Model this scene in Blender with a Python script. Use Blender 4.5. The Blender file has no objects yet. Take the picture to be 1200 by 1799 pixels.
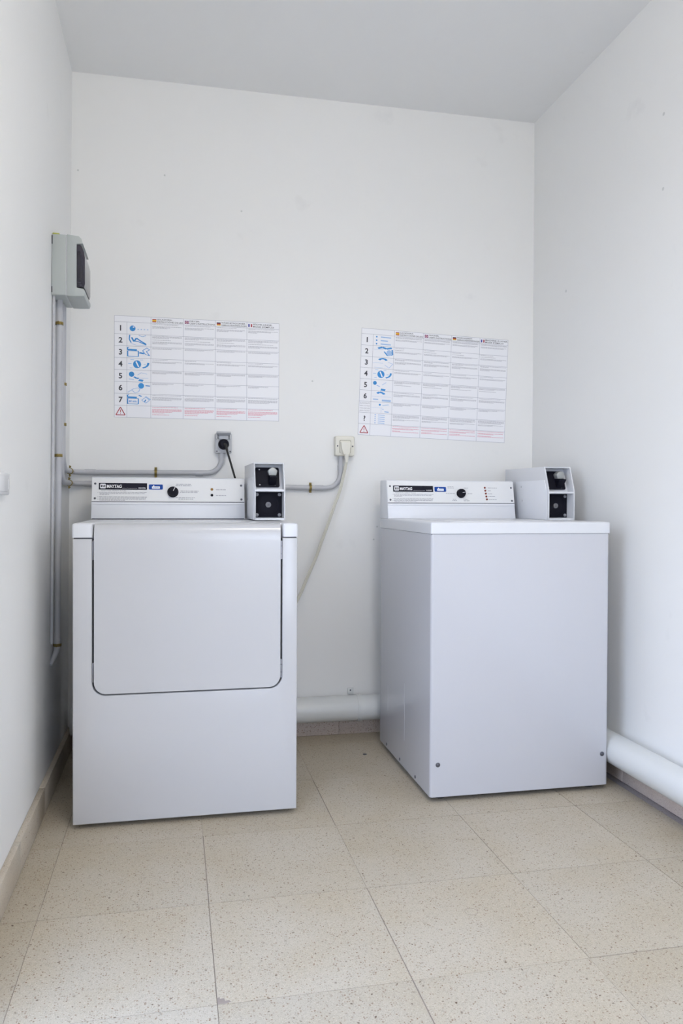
import bpy, bmesh, math, random
from mathutils import Vector, Matrix
R = math.radians
random.seed(7)
SC = bpy.context.scene
COL = SC.collection

# ------------------------------------------------------------------ camera
CAM_Z, FPX = 0.9884, 1386.7
yaw, pitch, roll = 0.2089, 0.0121, 0.0043
cd = bpy.data.cameras.new('camera'); cam = bpy.data.objects.new('camera', cd); COL.objects.link(cam)
cd.sensor_fit = 'VERTICAL'; cd.sensor_height = 36.0; cd.lens = 36.0 * FPX / 1799.0
cd.clip_start = 0.02
fw = Vector((math.sin(yaw) * math.cos(pitch), math.cos(yaw) * math.cos(pitch), -math.sin(pitch)))
r0 = Vector((math.cos(yaw), -math.sin(yaw), 0)); u0 = r0.cross(fw)
rr = r0 * math.cos(roll) + u0 * math.sin(roll); uu = -r0 * math.sin(roll) + u0 * math.cos(roll)
M = Matrix.Identity(4)
for i in range(3):
    M[i][0] = rr[i]; M[i][1] = uu[i]; M[i][2] = -fw[i]
M[2][3] = CAM_Z
cam.matrix_world = M
SC.camera = cam

# ------------------------------------------------------------------ world, light, exposure
SC.view_settings.view_transform = 'Standard'; SC.view_settings.look = 'None'
SC.view_settings.gamma = 1.0; SC.view_settings.use_curve_mapping = False
SC.view_settings.exposure = 0.32
w = bpy.data.worlds.new('daylight'); SC.world = w; w.use_nodes = True
nt = w.node_tree; nt.nodes.clear()
out = nt.nodes.new('ShaderNodeOutputWorld'); bg = nt.nodes.new('ShaderNodeBackground')
tc = nt.nodes.new('ShaderNodeTexCoord'); sp = nt.nodes.new('ShaderNodeSeparateXYZ'); cr = nt.nodes.new('ShaderNodeValToRGB')
nt.links.new(tc.outputs['Generated'], sp.inputs[0]); nt.links.new(sp.outputs['Z'], cr.inputs[0])
nt.links.new(cr.outputs[0], bg.inputs[0]); nt.links.new(bg.outputs[0], out.inputs[0])
cr.color_ramp.elements[0].position = 0.0; cr.color_ramp.elements[0].color = (0.76, 0.84, 1.0, 1)
cr.color_ramp.elements[1].position = 0.9; cr.color_ramp.elements[1].color = (0.40, 0.58, 1.0, 1)
bg.inputs[1].default_value = 6.1
SC.cycles.use_denoising = True
SC.cycles.max_bounces = 16; SC.cycles.diffuse_bounces = 12; SC.cycles.glossy_bounces = 6
SC.cycles.sample_clamp_indirect = 8.0

# room numbers (metres)
XL, XR, YB, YF, ZC = -0.400, 1.572, 3.292, -0.55, 2.686
DY0, DY1, DZ = 0.50, 1.52, 2.00          # open doorway in the left wall, beside the camera (next to the light switch)

ld = bpy.data.lights.new('doorway_daylight_portal', 'AREA'); ld.shape = 'RECTANGLE'
ld.size = DY1 - DY0; ld.size_y = DZ; ld.cycles.is_portal = True
lo = bpy.data.objects.new('doorway_daylight_portal', ld); COL.objects.link(lo)
lo.location = (XL - .13, (DY0 + DY1) / 2, DZ / 2); lo.rotation_euler = (R(90), 0, R(-90))
# unseen window opening added in the front wall for daylight low between the machines
WX0, WX1, WZ0, WZ1 = 0.25, 1.15, 0.60, 1.65
ld = bpy.data.lights.new('added_window_portal', 'AREA'); ld.shape = 'RECTANGLE'
ld.size = WX1 - WX0; ld.size_y = WZ1 - WZ0; ld.cycles.is_portal = True
lo = bpy.data.objects.new('added_window_portal', ld); COL.objects.link(lo)
lo.location = ((WX0 + WX1) / 2, YF - .13, (WZ0 + WZ1) / 2); lo.rotation_euler = (R(90), 0, 0)
LAMP_XY, LAMP_W = (0.60, 0.62), 50.0        # opal ceiling lamp of the room, out of view above the camera
# ------------------------------------------------------------------ helpers
ORG = {}
def lean_x(co):
    """the left wall is not quite plumb: it stands 15 mm further out at the floor than at the ceiling"""
    return max(0.0, min(1.0, (-.325 - co.x) / .05)) * (-.0145 + .0063 * co.z)
def finish(name, bm, mats, parent=None, smooth=35):
    """link a bmesh given in world coordinates as ONE object with its origin at its middle"""
    me = bpy.data.meshes.new(name)
    bmesh.ops.recalc_face_normals(bm, faces=bm.faces)
    vs = bm.verts
    for v in vs: v.co.x += lean_x(v.co)
    lo_ = Vector((min(v.co.x for v in vs), min(v.co.y for v in vs), min(v.co.z for v in vs)))
    hi_ = Vector((max(v.co.x for v in vs), max(v.co.y for v in vs), max(v.co.z for v in vs)))
    c = (lo_ + hi_) / 2
    if parent is None: c.z = lo_.z
    for v in vs: v.co -= c
    bm.to_mesh(me); bm.free()
    if not isinstance(mats, (list, tuple)): mats = [mats]
    for m in mats: me.materials.append(m)
    if smooth:
        me.shade_smooth(); me.set_sharp_from_angle(angle=R(smooth))
    o = bpy.data.objects.new(name, me); COL.objects.link(o)
    ORG[o.name] = c.copy()
    if parent is not None:
        o.parent = parent; o.location = c - ORG[parent.name]
    else: o.location = c
    return o
def thing(name, label, cat, loc, group=None):
    o = bpy.data.objects.new(name, None); COL.objects.link(o); o.empty_display_size = 0.05
    o.location = loc; ORG[o.name] = Vector(loc)
    return tag(o, label, cat, group)
def tag(o, label, cat=None, group=None):
    o['label'] = label
    if cat: o['category'] = cat
    if group: o['group'] = group
    return o
def struct(o): o['kind'] = 'structure'; return o

def box(bm, x0, x1, y0, y1, z0, z1, bev=0, seg=2, mi=0):
    r = bmesh.ops.create_cube(bm, size=1)
    for v in r['verts']:
        v.co = Vector((x0 + (v.co.x + .5) * (x1 - x0), y0 + (v.co.y + .5) * (y1 - y0), z0 + (v.co.z + .5) * (z1 - z0)))
    fs = set(f for v in r['verts'] for f in v.link_faces)
    if bev:
        es = set(e for v in r['verts'] for e in v.link_edges)
        q = bmesh.ops.bevel(bm, geom=list(es), offset=bev, segments=seg, affect='EDGES', profile=.5)
        fs = set(q['faces']) | set(f for f in fs if f.is_valid)
    for f in fs: f.material_index = mi
def nbox(*a, **k):
    bm = bmesh.new(); box(bm, *a, **k); return bm
def prism(bm, pts, axis, a, b, bev=0, seg=2, mi=0):
    """pts: 2-D outline in the two other axes (cyclic order x,y,z without axis), extruded from a to b"""
    def P(p, t):
        if axis == 'X': return Vector((t, p[0], p[1]))
        if axis == 'Y': return Vector((p[0], t, p[1]))
        return Vector((p[0], p[1], t))
    A = [bm.verts.new(P(p, a)) for p in pts]; B = [bm.verts.new(P(p, b)) for p in pts]
    n = len(pts); fs = [bm.faces.new(A), bm.faces.new(B[::-1])]
    for i in range(n): fs.append(bm.faces.new((A[i], B[i], B[(i + 1) % n], A[(i + 1) % n])))
    bmesh.ops.recalc_face_normals(bm, faces=fs)
    if bev:
        es = set(e for f in fs for e in f.edges)
        bmesh.ops.bevel(bm, geom=list(es), offset=bev, segments=seg, affect='EDGES', profile=.5)
    for f in fs:
        if f.is_valid: f.material_index = mi
def tube(bm, pts, rad, n=14, mi=0, ell=1.0, cap=True):
    pts = [Vector(p) for p in pts]; rings = []
    rads = rad if isinstance(rad, (list, tuple)) else [rad] * len(pts)
    t0 = (pts[1] - pts[0]).normalized()
    nrm = t0.orthogonal().normalized()
    if abs(t0.y) < .9:                                     # keep the section upright to the walls
        nrm = (Vector((0, 1, 0)) - t0 * t0.y).normalized()
    for i, p in enumerate(pts):
        if i == 0: t = t0
        elif i == len(pts) - 1: t = (pts[i] - pts[i - 1]).normalized()
        else: t = ((pts[i + 1] - pts[i]).normalized() + (pts[i] - pts[i - 1]).normalized()).normalized()
        nrm = (nrm - t * nrm.dot(t)).normalized(); bn = t.cross(nrm)
        rings.append([bm.verts.new(p + (nrm * math.cos(a) * ell + bn * math.sin(a)) * rads[i])
                      for a in [2 * math.pi * k / n for k in range(n)]])
    for a, b in zip(rings, rings[1:]):
        for k in range(n):
            f = bm.faces.new((a[k], a[(k + 1) % n], b[(k + 1) % n], b[k])); f.material_index = mi
    if cap:
        for f in (bm.faces.new(rings[0][::-1]), bm.faces.new(rings[-1])): f.material_index = mi
def cyl(bm, c, axis, r, h, n=20, mi=0, r2=None, off=0):
    """cylinder starting at c going h along axis vector"""
    c = Vector(c); axis = Vector(axis).normalized(); r2 = r if r2 is None else r2
    a = axis.orthogonal().normalized(); b = axis.cross(a)
    A = [bm.verts.new(c + (a * math.cos(t) + b * math.sin(t)) * r) for t in [off + 2 * math.pi * k / n for k in range(n)]]
    B = [bm.verts.new(c + axis * h + (a * math.cos(t) + b * math.sin(t)) * r2) for t in [off + 2 * math.pi * k / n for k in range(n)]]
    fs = [bm.faces.new(A[::-1]), bm.faces.new(B)]
    for k in range(n): fs.append(bm.faces.new((A[k], A[(k + 1) % n], B[(k + 1) % n], B[k])))
    for f in fs: f.material_index = mi
def dome(bm, c, axis, r, h, n=14, rings=4, mi=0):
    c = Vector(c); axis = Vector(axis).normalized(); a = axis.orthogonal().normalized(); b = axis.cross(a)
    prev = None
    for j in range(rings):
        ph = math.pi / 2 * j / rings
        cur = [bm.verts.new(c + axis * h * math.sin(ph) + (a * math.cos(t) + b * math.sin(t)) * r * math.cos(ph)) for t in [2 * math.pi * k / n for k in range(n)]]
        if prev:
            for k in range(n): bm.faces.new((prev[k], prev[(k + 1) % n], cur[(k + 1) % n], cur[k])).material_index = mi
        else: bm.faces.new(cur[::-1]).material_index = mi
        prev = cur
    top = bm.verts.new(c + axis * h)
    for k in range(n): bm.faces.new((prev[k], prev[(k + 1) % n], top)).material_index = mi
def ring(bm, c, axis, r_in, r_out, w_, n=28, mi=0):
    c = Vector(c); axis = Vector(axis).normalized(); a = axis.orthogonal().normalized(); b = axis.cross(a)
    L = []
    for rad, h in ((r_out, -w_ / 2), (r_out, w_ / 2), (r_in, w_ / 2), (r_in, -w_ / 2)):
        L.append([bm.verts.new(c + axis * h + (a * math.cos(t) + b * math.sin(t)) * rad) for t in [2 * math.pi * k / n for k in range(n)]])
    for i in range(4):
        p, q = L[i], L[(i + 1) % 4]
        for k in range(n): bm.faces.new((p[k], p[(k + 1) % n], q[(k + 1) % n], q[k])).material_index = mi
def rrect(x0, x1, z0, z1, r, seg=5, corners=(1, 1, 1, 1)):
    """outline, corners = bottom-left, bottom-right, top-right, top-left"""
    o = []
    for (cx, cz, a0, on, px, pz) in ((x0 + r, z0 + r, 180, corners[0], x0, z0), (x1 - r, z0 + r, 270, corners[1], x1, z0),
                                     (x1 - r, z1 - r, 0, corners[2], x1, z1), (x0 + r, z1 - r, 90, corners[3], x0, z1)):
        if on: o += [(cx + r * math.cos(R(a0 + 90 * k / seg)), cz + r * math.sin(R(a0 + 90 * k / seg))) for k in range(seg + 1)]
        else: o.append((px, pz))
    return o
def arc(c, r, a0, a1, n, e1, e2):
    c, e1, e2 = Vector(c), Vector(e1), Vector(e2)
    return [c + (e1 * math.cos(R(a0 + (a1 - a0) * k / n)) + e2 * math.sin(R(a0 + (a1 - a0) * k / n))) * r for k in range(n + 1)]

# ------------------------------------------------------------------ materials
def mat(name, col, rough=.5, metal=0.0, spec=.5, coat=0.0):
    m = bpy.data.materials.new(name); m.use_nodes = True
    b = m.node_tree.nodes['Principled BSDF']
    b.inputs['Base Color'].default_value = (*col, 1); b.inputs['Roughness'].default_value = rough
    b.inputs['Metallic'].default_value = metal; b.inputs['Specular IOR Level'].default_value = spec
    b.inputs['Coat Weight'].default_value = coat
    return m
def vary(m, scale, amt, rough_amt=0.0, bump=0.0, bscale=None, stretch=None):
    """procedural colour variation, roughness variation and fine relief in object space"""
    t = m.node_tree; b = t.nodes['Principled BSDF']; base = tuple(b.inputs['Base Color'].default_value)
    co = t.nodes.new('ShaderNodeTexCoord'); mp = t.nodes.new('ShaderNodeMapping')
    t.links.new(co.outputs['Object'], mp.inputs[0])
    if stretch: mp.inputs['Scale'].default_value = stretch
    n = t.nodes.new('ShaderNodeTexNoise'); n.inputs['Scale'].default_value = scale; n.inputs['Detail'].default_value = 4
    t.links.new(mp.outputs[0], n.inputs['Vector'])
    mx = t.nodes.new('ShaderNodeMix'); mx.data_type = 'RGBA'
    mx.inputs[6].default_value = tuple(c * (1 - amt) for c in base[:3]) + (1,)
    mx.inputs[7].default_value = tuple(min(1, c * (1 + amt)) for c in base[:3]) + (1,)
    t.links.new(n.outputs['Fac'], mx.inputs[0]); t.links.new(mx.outputs[2], b.inputs['Base Color'])
    if rough_amt:
        mr = t.nodes.new('ShaderNodeMapRange'); r_ = b.inputs['Roughness'].default_value
        mr.inputs[3].default_value = r_ - rough_amt; mr.inputs[4].default_value = r_ + rough_amt
        t.links.new(n.outputs['Fac'], mr.inputs[0]); t.links.new(mr.outputs[0], b.inputs['Roughness'])
    if bump:
        n2 = t.nodes.new('ShaderNodeTexNoise'); n2.inputs['Scale'].default_value = bscale or scale * 10; n2.inputs['Detail'].default_value = 3
        t.links.new(mp.outputs[0], n2.inputs['Vector'])
        bp = t.nodes.new('ShaderNodeBump'); bp.inputs['Strength'].default_value = bump; bp.inputs['Distance'].default_value = .002
        t.links.new(n2.outputs['Fac'], bp.inputs['Height']); t.links.new(bp.outputs[0], b.inputs['Normal'])
    return m

def terrazzo(name, base, tint2, dark=(.16, .10, .06), speck=1.0):
    m = mat(name, base, .38)
    t = m.node_tree; b = t.nodes['Principled BSDF']; N = t.nodes.new; L = t.links.new
    co = N('ShaderNodeTexCoord'); oi = N('ShaderNodeObjectInfo')
    ad = N('ShaderNodeVectorMath'); ad.operation = 'MULTIPLY_ADD'
    cb = N('ShaderNodeCombineXYZ')
    for i in range(3): L(oi.outputs['Random'], cb.inputs[i])
    L(cb.outputs[0], ad.inputs[0]); ad.inputs[1].default_value = (17, 31, 7); L(co.outputs['Object'], ad.inputs[2])
    V = ad.outputs[0]
    # cloudy cement
    n1 = N('ShaderNodeTexNoise'); n1.inputs['Scale'].default_value = 5; n1.inputs['Detail'].default_value = 6; L(V, n1.inputs['Vector'])
    c1 = N('ShaderNodeMix'); c1.data_type = 'RGBA'; c1.inputs[6].default_value = (*base, 1); c1.inputs[7].default_value = (*tint2, 1)
    r1 = N('ShaderNodeMapRange'); r1.inputs[1].default_value = .38; r1.inputs[2].default_value = .68; L(n1.outputs['Fac'], r1.inputs[0]); L(r1.outputs[0], c1.inputs[0])
    # pale marble grains
    def layer(prev, scale, thr_lo, thr_hi, col, rnd_thr, warp=0.0):
        v = N('ShaderNodeTexVoronoi'); v.inputs['Scale'].default_value = scale; v.inputs['Randomness'].default_value = 1
        nn = N('ShaderNodeTexNoise'); nn.inputs['Scale'].default_value = scale * .9; L(V, nn.inputs['Vector'])
        vm = N('ShaderNodeVectorMath'); vm.operation = 'MULTIPLY_ADD'; L(nn.outputs['Color'], vm.inputs[0])
        vm.inputs[1].default_value = (.9 / scale,) * 3; L(V, vm.inputs[2]); L(vm.outputs[0], v.inputs['Vector'])
        s = N('ShaderNodeMapRange'); s.inputs[1].default_value = thr_lo; s.inputs[2].default_value = thr_hi
        s.inputs[3].default_value = 1; s.inputs[4].default_value = 0; L(v.outputs['Distance'], s.inputs[0])
        sc = N('ShaderNodeSeparateColor'); L(v.outputs['Color'], sc.inputs[0])
        g = N('ShaderNodeMath'); g.operation = 'LESS_THAN'; L(sc.outputs[0], g.inputs[0]); g.inputs[1].default_value = rnd_thr
        mu = N('ShaderNodeMath'); mu.operation = 'MULTIPLY'; L(s.outputs[0], mu.inputs[0]); L(g.outputs[0], mu.inputs[1])
        sq = N('ShaderNodeMapRange'); sq.inputs[3].default_value = .35; L(sc.outputs[1], sq.inputs[0])
        mm = N('ShaderNodeMath'); mm.operation = 'MULTIPLY'; L(mu.outputs[0], mm.inputs[0]); L(sq.outputs[0], mm.inputs[1])
        mx = N('ShaderNodeMix'); mx.data_type = 'RGBA'; L(mm.outputs[0], mx.inputs[0]); L(prev, mx.inputs[6]); mx.inputs[7].default_value = (*col, 1)
        return mx.outputs[2]
    c = c1.outputs[2]
    c = layer(c, 380, .25, .5, tuple(min(1, x * 1.22) for x in base), .5)
    c = layer(c, 400, .2, .5, tuple(x * .48 for x in base), .42 * speck)
    c = layer(c, 190, .22, .42, (dark[0] * 1.1, dark[1] * .95, dark[2] * .75), .30 * speck)
    c = layer(c, 85, .15, .24, (dark[0] * .6, dark[1] * .55, dark[2] * .5), .14 * speck)
    hs = N('ShaderNodeHueSaturation'); mr = N('ShaderNodeMapRange'); mr.inputs[3].default_value = .955; mr.inputs[4].default_value = 1.03
    L(oi.outputs['Random'], mr.inputs[0]); L(mr.outputs[0], hs.inputs['Value']); L(c, hs.inputs['Color']); L(hs.outputs[0], b.inputs['Base Color'])
    n2 = N('ShaderNodeTexNoise'); n2.inputs['Scale'].default_value = 9; L(V, n2.inputs['Vector'])
    rr_ = N('ShaderNodeMapRange'); rr_.inputs[3].default_value = .45; rr_.inputs[4].default_value = .65; L(n2.outputs['Fac'], rr_.inputs[0]); L(rr_.outputs[0], b.inputs['Roughness'])
    n3 = N('ShaderNodeTexNoise'); n3.inputs['Scale'].default_value = 260; L(V, n3.inputs['Vector'])
    bp = N('ShaderNodeBump'); bp.inputs['Strength'].default_value = .12; bp.inputs['Distance'].default_value = .001
    L(n3.outputs['Fac'], bp.inputs['Height']); L(bp.outputs[0], b.inputs['Normal'])
    return m

def wall_paint(name, col):
    m = mat(name, col, .55, spec=.3)
    t = m.node_tree; b = t.nodes['Principled BSDF']; N = t.nodes.new; L = t.links.new
    co = N('ShaderNodeTexCoord'); V = co.outputs['Object']
    n1 = N('ShaderNodeTexNoise'); n1.inputs['Scale'].default_value = 1.6; n1.inputs['Detail'].default_value = 5; L(V, n1.inputs['Vector'])
    n2 = N('ShaderNodeTexNoise'); n2.inputs['Scale'].default_value = 7; n2.inputs['Detail'].default_value = 8; L(V, n2.inputs['Vector'])
    # few faint scuffs
    r2 = N('ShaderNodeMapRange'); r2.inputs[1].default_value = .68; r2.inputs[2].default_value = .80; L(n2.outputs['Fac'], r2.inputs[0])
    m1 = N('ShaderNodeMix'); m1.data_type = 'RGBA'; L(n1.outputs['Fac'], m1.inputs[0])
    m1.inputs[6].default_value = tuple(c * .985 for c in col) + (1,); m1.inputs[7].default_value = tuple(min(1, c * 1.01) for c in col) + (1,)
    m2 = N('ShaderNodeMix'); m2.data_type = 'RGBA'; L(r2.outputs[0], m2.inputs[0]); L(m1.outputs[2], m2.inputs[6])
    m2.inputs[7].default_value = tuple(c * .93 for c in col) + (1,)
    L(m2.outputs[2], b.inputs['Base Color'])
    n3 = N('ShaderNodeTexNoise'); n3.inputs['Scale'].default_value = 38; n3.inputs['Detail'].default_value = 4; L(V, n3.inputs['Vector'])
    bp = N('ShaderNodeBump'); bp.inputs['Strength'].default_value = .10; bp.inputs['Distance'].default_value = .003
    L(n3.outputs['Fac'], bp.inputs['Height']); L(bp.outputs[0], b.inputs['Normal'])
    return m

m_wall = wall_paint('white_wall_paint', (.80, .80, .79))
m_ceil = wall_paint('white_ceiling_paint', (.80, .80, .795))
m_patch = mat('filler_patch', (.60, .61, .60), .8)
m_tile = terrazzo('cream_terrazzo', (.452, .402, .318), (.425, .365, .27))
m_base = terrazzo('rose_terrazzo', (.52, .45, .40), (.47, .39, .34), speck=1.3)
m_basel = terrazzo('beige_terrazzo', (.50, .45, .375), (.47, .41, .33), speck=.35)
m_grout = vary(mat('cement_grout', (.27, .225, .19), .9), 30, .25)
m_strip = terrazzo('dark_terrazzo_strip', (.33, .305, .31), (.29, .265, .27))
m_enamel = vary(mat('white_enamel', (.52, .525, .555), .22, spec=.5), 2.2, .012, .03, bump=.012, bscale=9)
m_enameld = vary(mat('dryer_white_enamel', (.49, .49, .50), .2, spec=.5), 2.2, .012, .03, bump=.012, bscale=9)  # a little darker and less blue than the washer enamel
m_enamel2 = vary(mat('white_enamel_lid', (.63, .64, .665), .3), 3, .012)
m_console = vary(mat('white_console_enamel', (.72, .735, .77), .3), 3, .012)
m_fascia = vary(mat('pale_fascia', (.74, .745, .75), .38), 40, .012, stretch=(.04, 1, 6))
m_dark = mat('shadow_gap_liner', (.035, .037, .05), .6)
m_black = vary(mat('black_plastic', (.005, .005, .011), .6, spec=.18), 30, .3)
m_rubber = mat('black_rubber', (.02, .02, .02), .7)
m_navy = mat('black_label_enamel', (.006, .006, .016), .5, spec=.2)
m_white = mat('white_print', (.80, .80, .82), .5)
m_blue = mat('blue_sticker', (.004, .055, .30), .55, spec=.25)
m_ink = mat('dark_grey_ink', (.055, .055, .065), .7)
m_inkl = mat('grey_ink', (.36, .36, .39), .7)
m_print = mat('faint_grey_print', (.47, .47, .51), .7)
m_inkb = mat('blue_ink', (.035, .26, .62), .6)
m_inkbl = mat('pale_blue_ink', (.36, .52, .76), .6)
m_inkr = mat('pink_ink', (.72, .33, .40), .7)
m_red = mat('red_ink', (.40, .035, .05), .6)
m_yel = mat('yellow_ink', (.80, .50, .02), .6)
m_dblue = mat('flag_blue', (.02, .03, .32), .6)
m_purp = mat('flag_faded_purple', (.26, .07, .22), .6)
m_paper = vary(mat('poster_paper', (.83, .835, .865), .45), 4, .01)
m_rule = mat('poster_rule', (.36, .37, .43), .7)
m_steel = mat('steel', (.30, .30, .32), .35, .7)
m_lock = mat('dull_lock_metal', (.17, .17, .18), .5, .3)
m_chrome = mat('silver_knob_metal', (.36, .37, .36), .45, .3)
m_screw = mat('dark_screw', (.12, .12, .14), .4, .6)
m_brass = vary(mat('brass_clamp', (.23, .17, .05), .42, .6), 120, .5)
m_conduit = vary(mat('grey_pvc_conduit', (.46, .465, .49), .42), 8, .03)
m_pvc = vary(mat('white_pvc_drain', (.66, .675, .67), .30), 5, .02)
m_greybox = vary(mat('grey_green_plastic', (.41, .44, .43), .45), 8, .02)
m_sock = mat('grey_socket_plastic', (.50, .51, .53), .4)
m_ivory = vary(mat('ivory_plastic', (.72, .70, .62), .38), 12, .03)
m_cord = mat('ivory_cord', (.58, .565, .49), .5)
m_switch = mat('white_switch_plastic', (.74, .745, .76), .25)
m_yplug = mat('yellow_green_plastic', (.45, .46, .08), .5)
m_red_led = mat('red_indicator', (.22, .03, .012), .45)
m_amber = mat('amber_indicator', (.33, .17, .03), .3)
m_ground = vary(mat('pale_paving', (.30, .28, .25), .9), 2, .1)
m_knobline = mat('knob_pointer', (.6, .6, .62), .4)
def smoked():
    m = bpy.data.materials.new('smoked_window'); m.use_nodes = True
    b = m.node_tree.nodes['Principled BSDF']
    b.inputs['Base Color'].default_value = (.05, .045, .07, 1); b.inputs['Roughness'].default_value = .08
    b.inputs['Transmission Weight'].default_value = .55; b.inputs['IOR'].default_value = 1.45
    return m
m_smoke = smoked()

# ------------------------------------------------------------------ room shell
def slab(name, m, *a): return struct(finish(name, nbox(*a), m, smooth=0))
floor = slab('floor', m_grout, XL - .1, XR + .1, YF - .12, YB + .1, -.06, -.0011)
bm = bmesh.new()
box(bm, XL - .12, XL, YF - .12, DY0, 0, ZC); box(bm, XL - .12, XL, DY1, YB + .12, 0, ZC); box(bm, XL - .12, XL, DY0, DY1, DZ, ZC)
w_left = struct(finish('wall_left', bm, m_wall, smooth=0))
w_right = slab('wall_right', m_wall, XR, XR + .12, YF - .12, YB + .12, 0, ZC)
w_back = slab('wall_back', m_wall, XL, XR, YB, YB + .12, 0, ZC)
ceiling = slab('ceiling', m_ceil, XL - .12, XR + .12, YF - .12, YB + .12, ZC, ZC + .12)
bm = bmesh.new()
box(bm, XL, WX0, YF - .12, YF, 0, ZC); box(bm, WX1, XR, YF - .12, YF, 0, ZC); box(bm, WX0, WX1, YF - .12, YF, 0, WZ0); box(bm, WX0, WX1, YF - .12, YF, WZ1, ZC)
w_front = struct(finish('wall_front', bm, m_wall, smooth=0))
struct(finish('ground', nbox(-22, 20, -22, YF - .12, -.10, -.03), m_ground, smooth=0))
struct(finish('ground', nbox(-22, XL - .12, YF - .12, 22, -.10, -.03), m_ground, smooth=0))
# opal ceiling lamp (a rounded batten), gives the room its neutral light
m_opal = bpy.data.materials.new('lit_opal_diffuser'); m_opal.use_nodes = True
_b = m_opal.node_tree.nodes['Principled BSDF']; _b.inputs['Base Color'].default_value = (.9, .9, .9, 1)
_b.inputs['Emission Color'].default_value = (1.0, .93, .825, 1); _b.inputs['Emission Strength'].default_value = LAMP_W
lx, ly = LAMP_XY
cl_ = thing('ceiling_lamp', 'white ceiling lamp with a lit opal diffuser over the camera, out of frame', 'lamp', (lx, ly, ZC - .09))
finish('lamp_base', nbox(lx - .32, lx + .32, ly - .075, ly + .075, ZC - .03, ZC, bev=.005), m_ceil, cl_)
finish('diffuser', nbox(lx - .31, lx + .31, ly - .065, ly + .065, ZC - .09, ZC - .029, bev=.02, seg=4), m_opal, cl_)

# floor tiles, 0.40 m terrazzo, one object each
GX = [XL - .1] + [.085 + .4 * i for i in range(-1, 4)] + [1.5310]
GY = [YF - .1] + [1.555 + .4 * j for j in range(-5, 5)] + [YB]
full = None
def tile_mesh(w_, d_):
    bm = bmesh.new(); box(bm, -w_ / 2, w_ / 2, -d_ / 2, d_ / 2, -.012, 0)
    me = bpy.data.meshes.new('floor_tile'); bm.to_mesh(me); bm.free(); me.materials.append(m_tile); return me
for i in range(len(GX) - 1):
    for j in range(len(GY) - 1):
        w_, d_ = GX[i + 1] - GX[i], GY[j + 1] - GY[j]
        if abs(w_ - .4) < 1e-4 and abs(d_ - .4) < 1e-4:
            full = full or tile_mesh(.4 - .0019, .4 - .0019); me = full
        else: me = tile_mesh(w_ - .0019, d_ - .0019)
        o = bpy.data.objects.new('floor_tile', me); COL.objects.link(o); o.parent = floor
        o.location = Vector(((GX[i] + GX[i + 1]) / 2 + random.uniform(-.0007, .0007), (GY[j] + GY[j + 1]) / 2 + random.uniform(-.0007, .0007),
                             random.uniform(-.0002, .0002))) - ORG['floor']
        o.rotation_euler = (random.uniform(-.0008, .0008), random.uniform(-.0008, .0008), random.uniform(-.0012, .0012))
finish('floor_edge_strip', nbox(1.5320, XR, YF, YB, -.02, -.0008), m_strip, floor, smooth=0)  # darker speckled strip along the foot of the right wall
finish('floor_drain_plug', (lambda b: (cyl(b, (.734, 3.002, -.001), (0, 0, 1), .0085, .0016, 16), b)[1])(bmesh.new()), m_screw, floor)
bm = bmesh.new(); ring(bm, (.705, 1.790, .0001), (0, 0, 1), .0150, .0162, .0005, 36)
finish('ring_mark', bm, mat('ring_stain', (.36, .31, .25), .7), floor)
bm = bmesh.new(); cyl(bm, (0, 0, -.001), (0, 0, 1), 1, .0013, 9)
for v, (x, y) in zip(list(bm.verts), [(.086, 1.556), (.100, 1.556), (.112, 1.560), (.108, 1.566), (.101, 1.565), (.098, 1.574), (.091, 1.573), (.090, 1.580), (.086, 1.576)] * 2): v.co.x, v.co.y = x, y
finish('corner_chip', bm, m_grout, floor, smooth=0)

def baseboard(name, axis, a0, a1, face, wallp, h, m):
    """a thin core against the wall with tile pieces"""
    s = 1 if wallp > face else -1
    core = nbox(*( (a0, a1, min(face, wallp) + (.003 if s > 0 else 0), max(face, wallp) - (.003 if s < 0 else 0), 0, h - .003) if axis == 'X'
                   else (min(face, wallp) + (.003 if s > 0 else 0), max(face, wallp) - (.003 if s < 0 else 0), a0, a1, 0, h - .003)))
    b = struct(finish(name, core, m_grout, smooth=0))
    t = a0
    first = True
    while t < a1 - .01:
        e = min(a1, t + (.40 if not first else .27)); first = False
        dz = random.uniform(-.0012, .0008)
        if axis == 'X': k = nbox(t + .0007, e - .0007, min(face, wallp), max(face, wallp), .0012, h + dz, bev=.002, seg=2)
        else: k = nbox(min(face, wallp), max(face, wallp), t + .0007, e - .0007, .0012, h + dz, bev=.002, seg=2)
        finish('baseboard_tile', k, m, b)
        t = e
baseboard('baseboard_back', 'X', XL + .018, XR - .016, YB - .013, YB, .068, m_base)
baseboard('baseboard_right', 'Y', YF, YB, XR - .015, XR, .068, m_base)
baseboard('baseboard_left', 'Y', DY1 + .02, YB, XL + .018, XL, .088, m_basel)

# small filled drill holes on the walls
def patch(wall, c, ax, r=.006):
    bm = bmesh.new(); dome(bm, c, ax, r, .0006, 12, 2); finish('filler_spot', bm, m_patch, wall)
for (y, z) in ((2.21, 2.355), (2.335, 2.27), (2.335, 2.025), (2.99, 1.86)): patch(w_right, (XR, y, z), (-1, 0, 0))
for (x, z) in ((-.04, 2.31), (-.375, 2.30), (.27, 2.19), (.57, 1.50), (.855, .885), (.84, .83)): patch(w_back, (x, YB, z), (0, -1, 0), .004)

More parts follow.
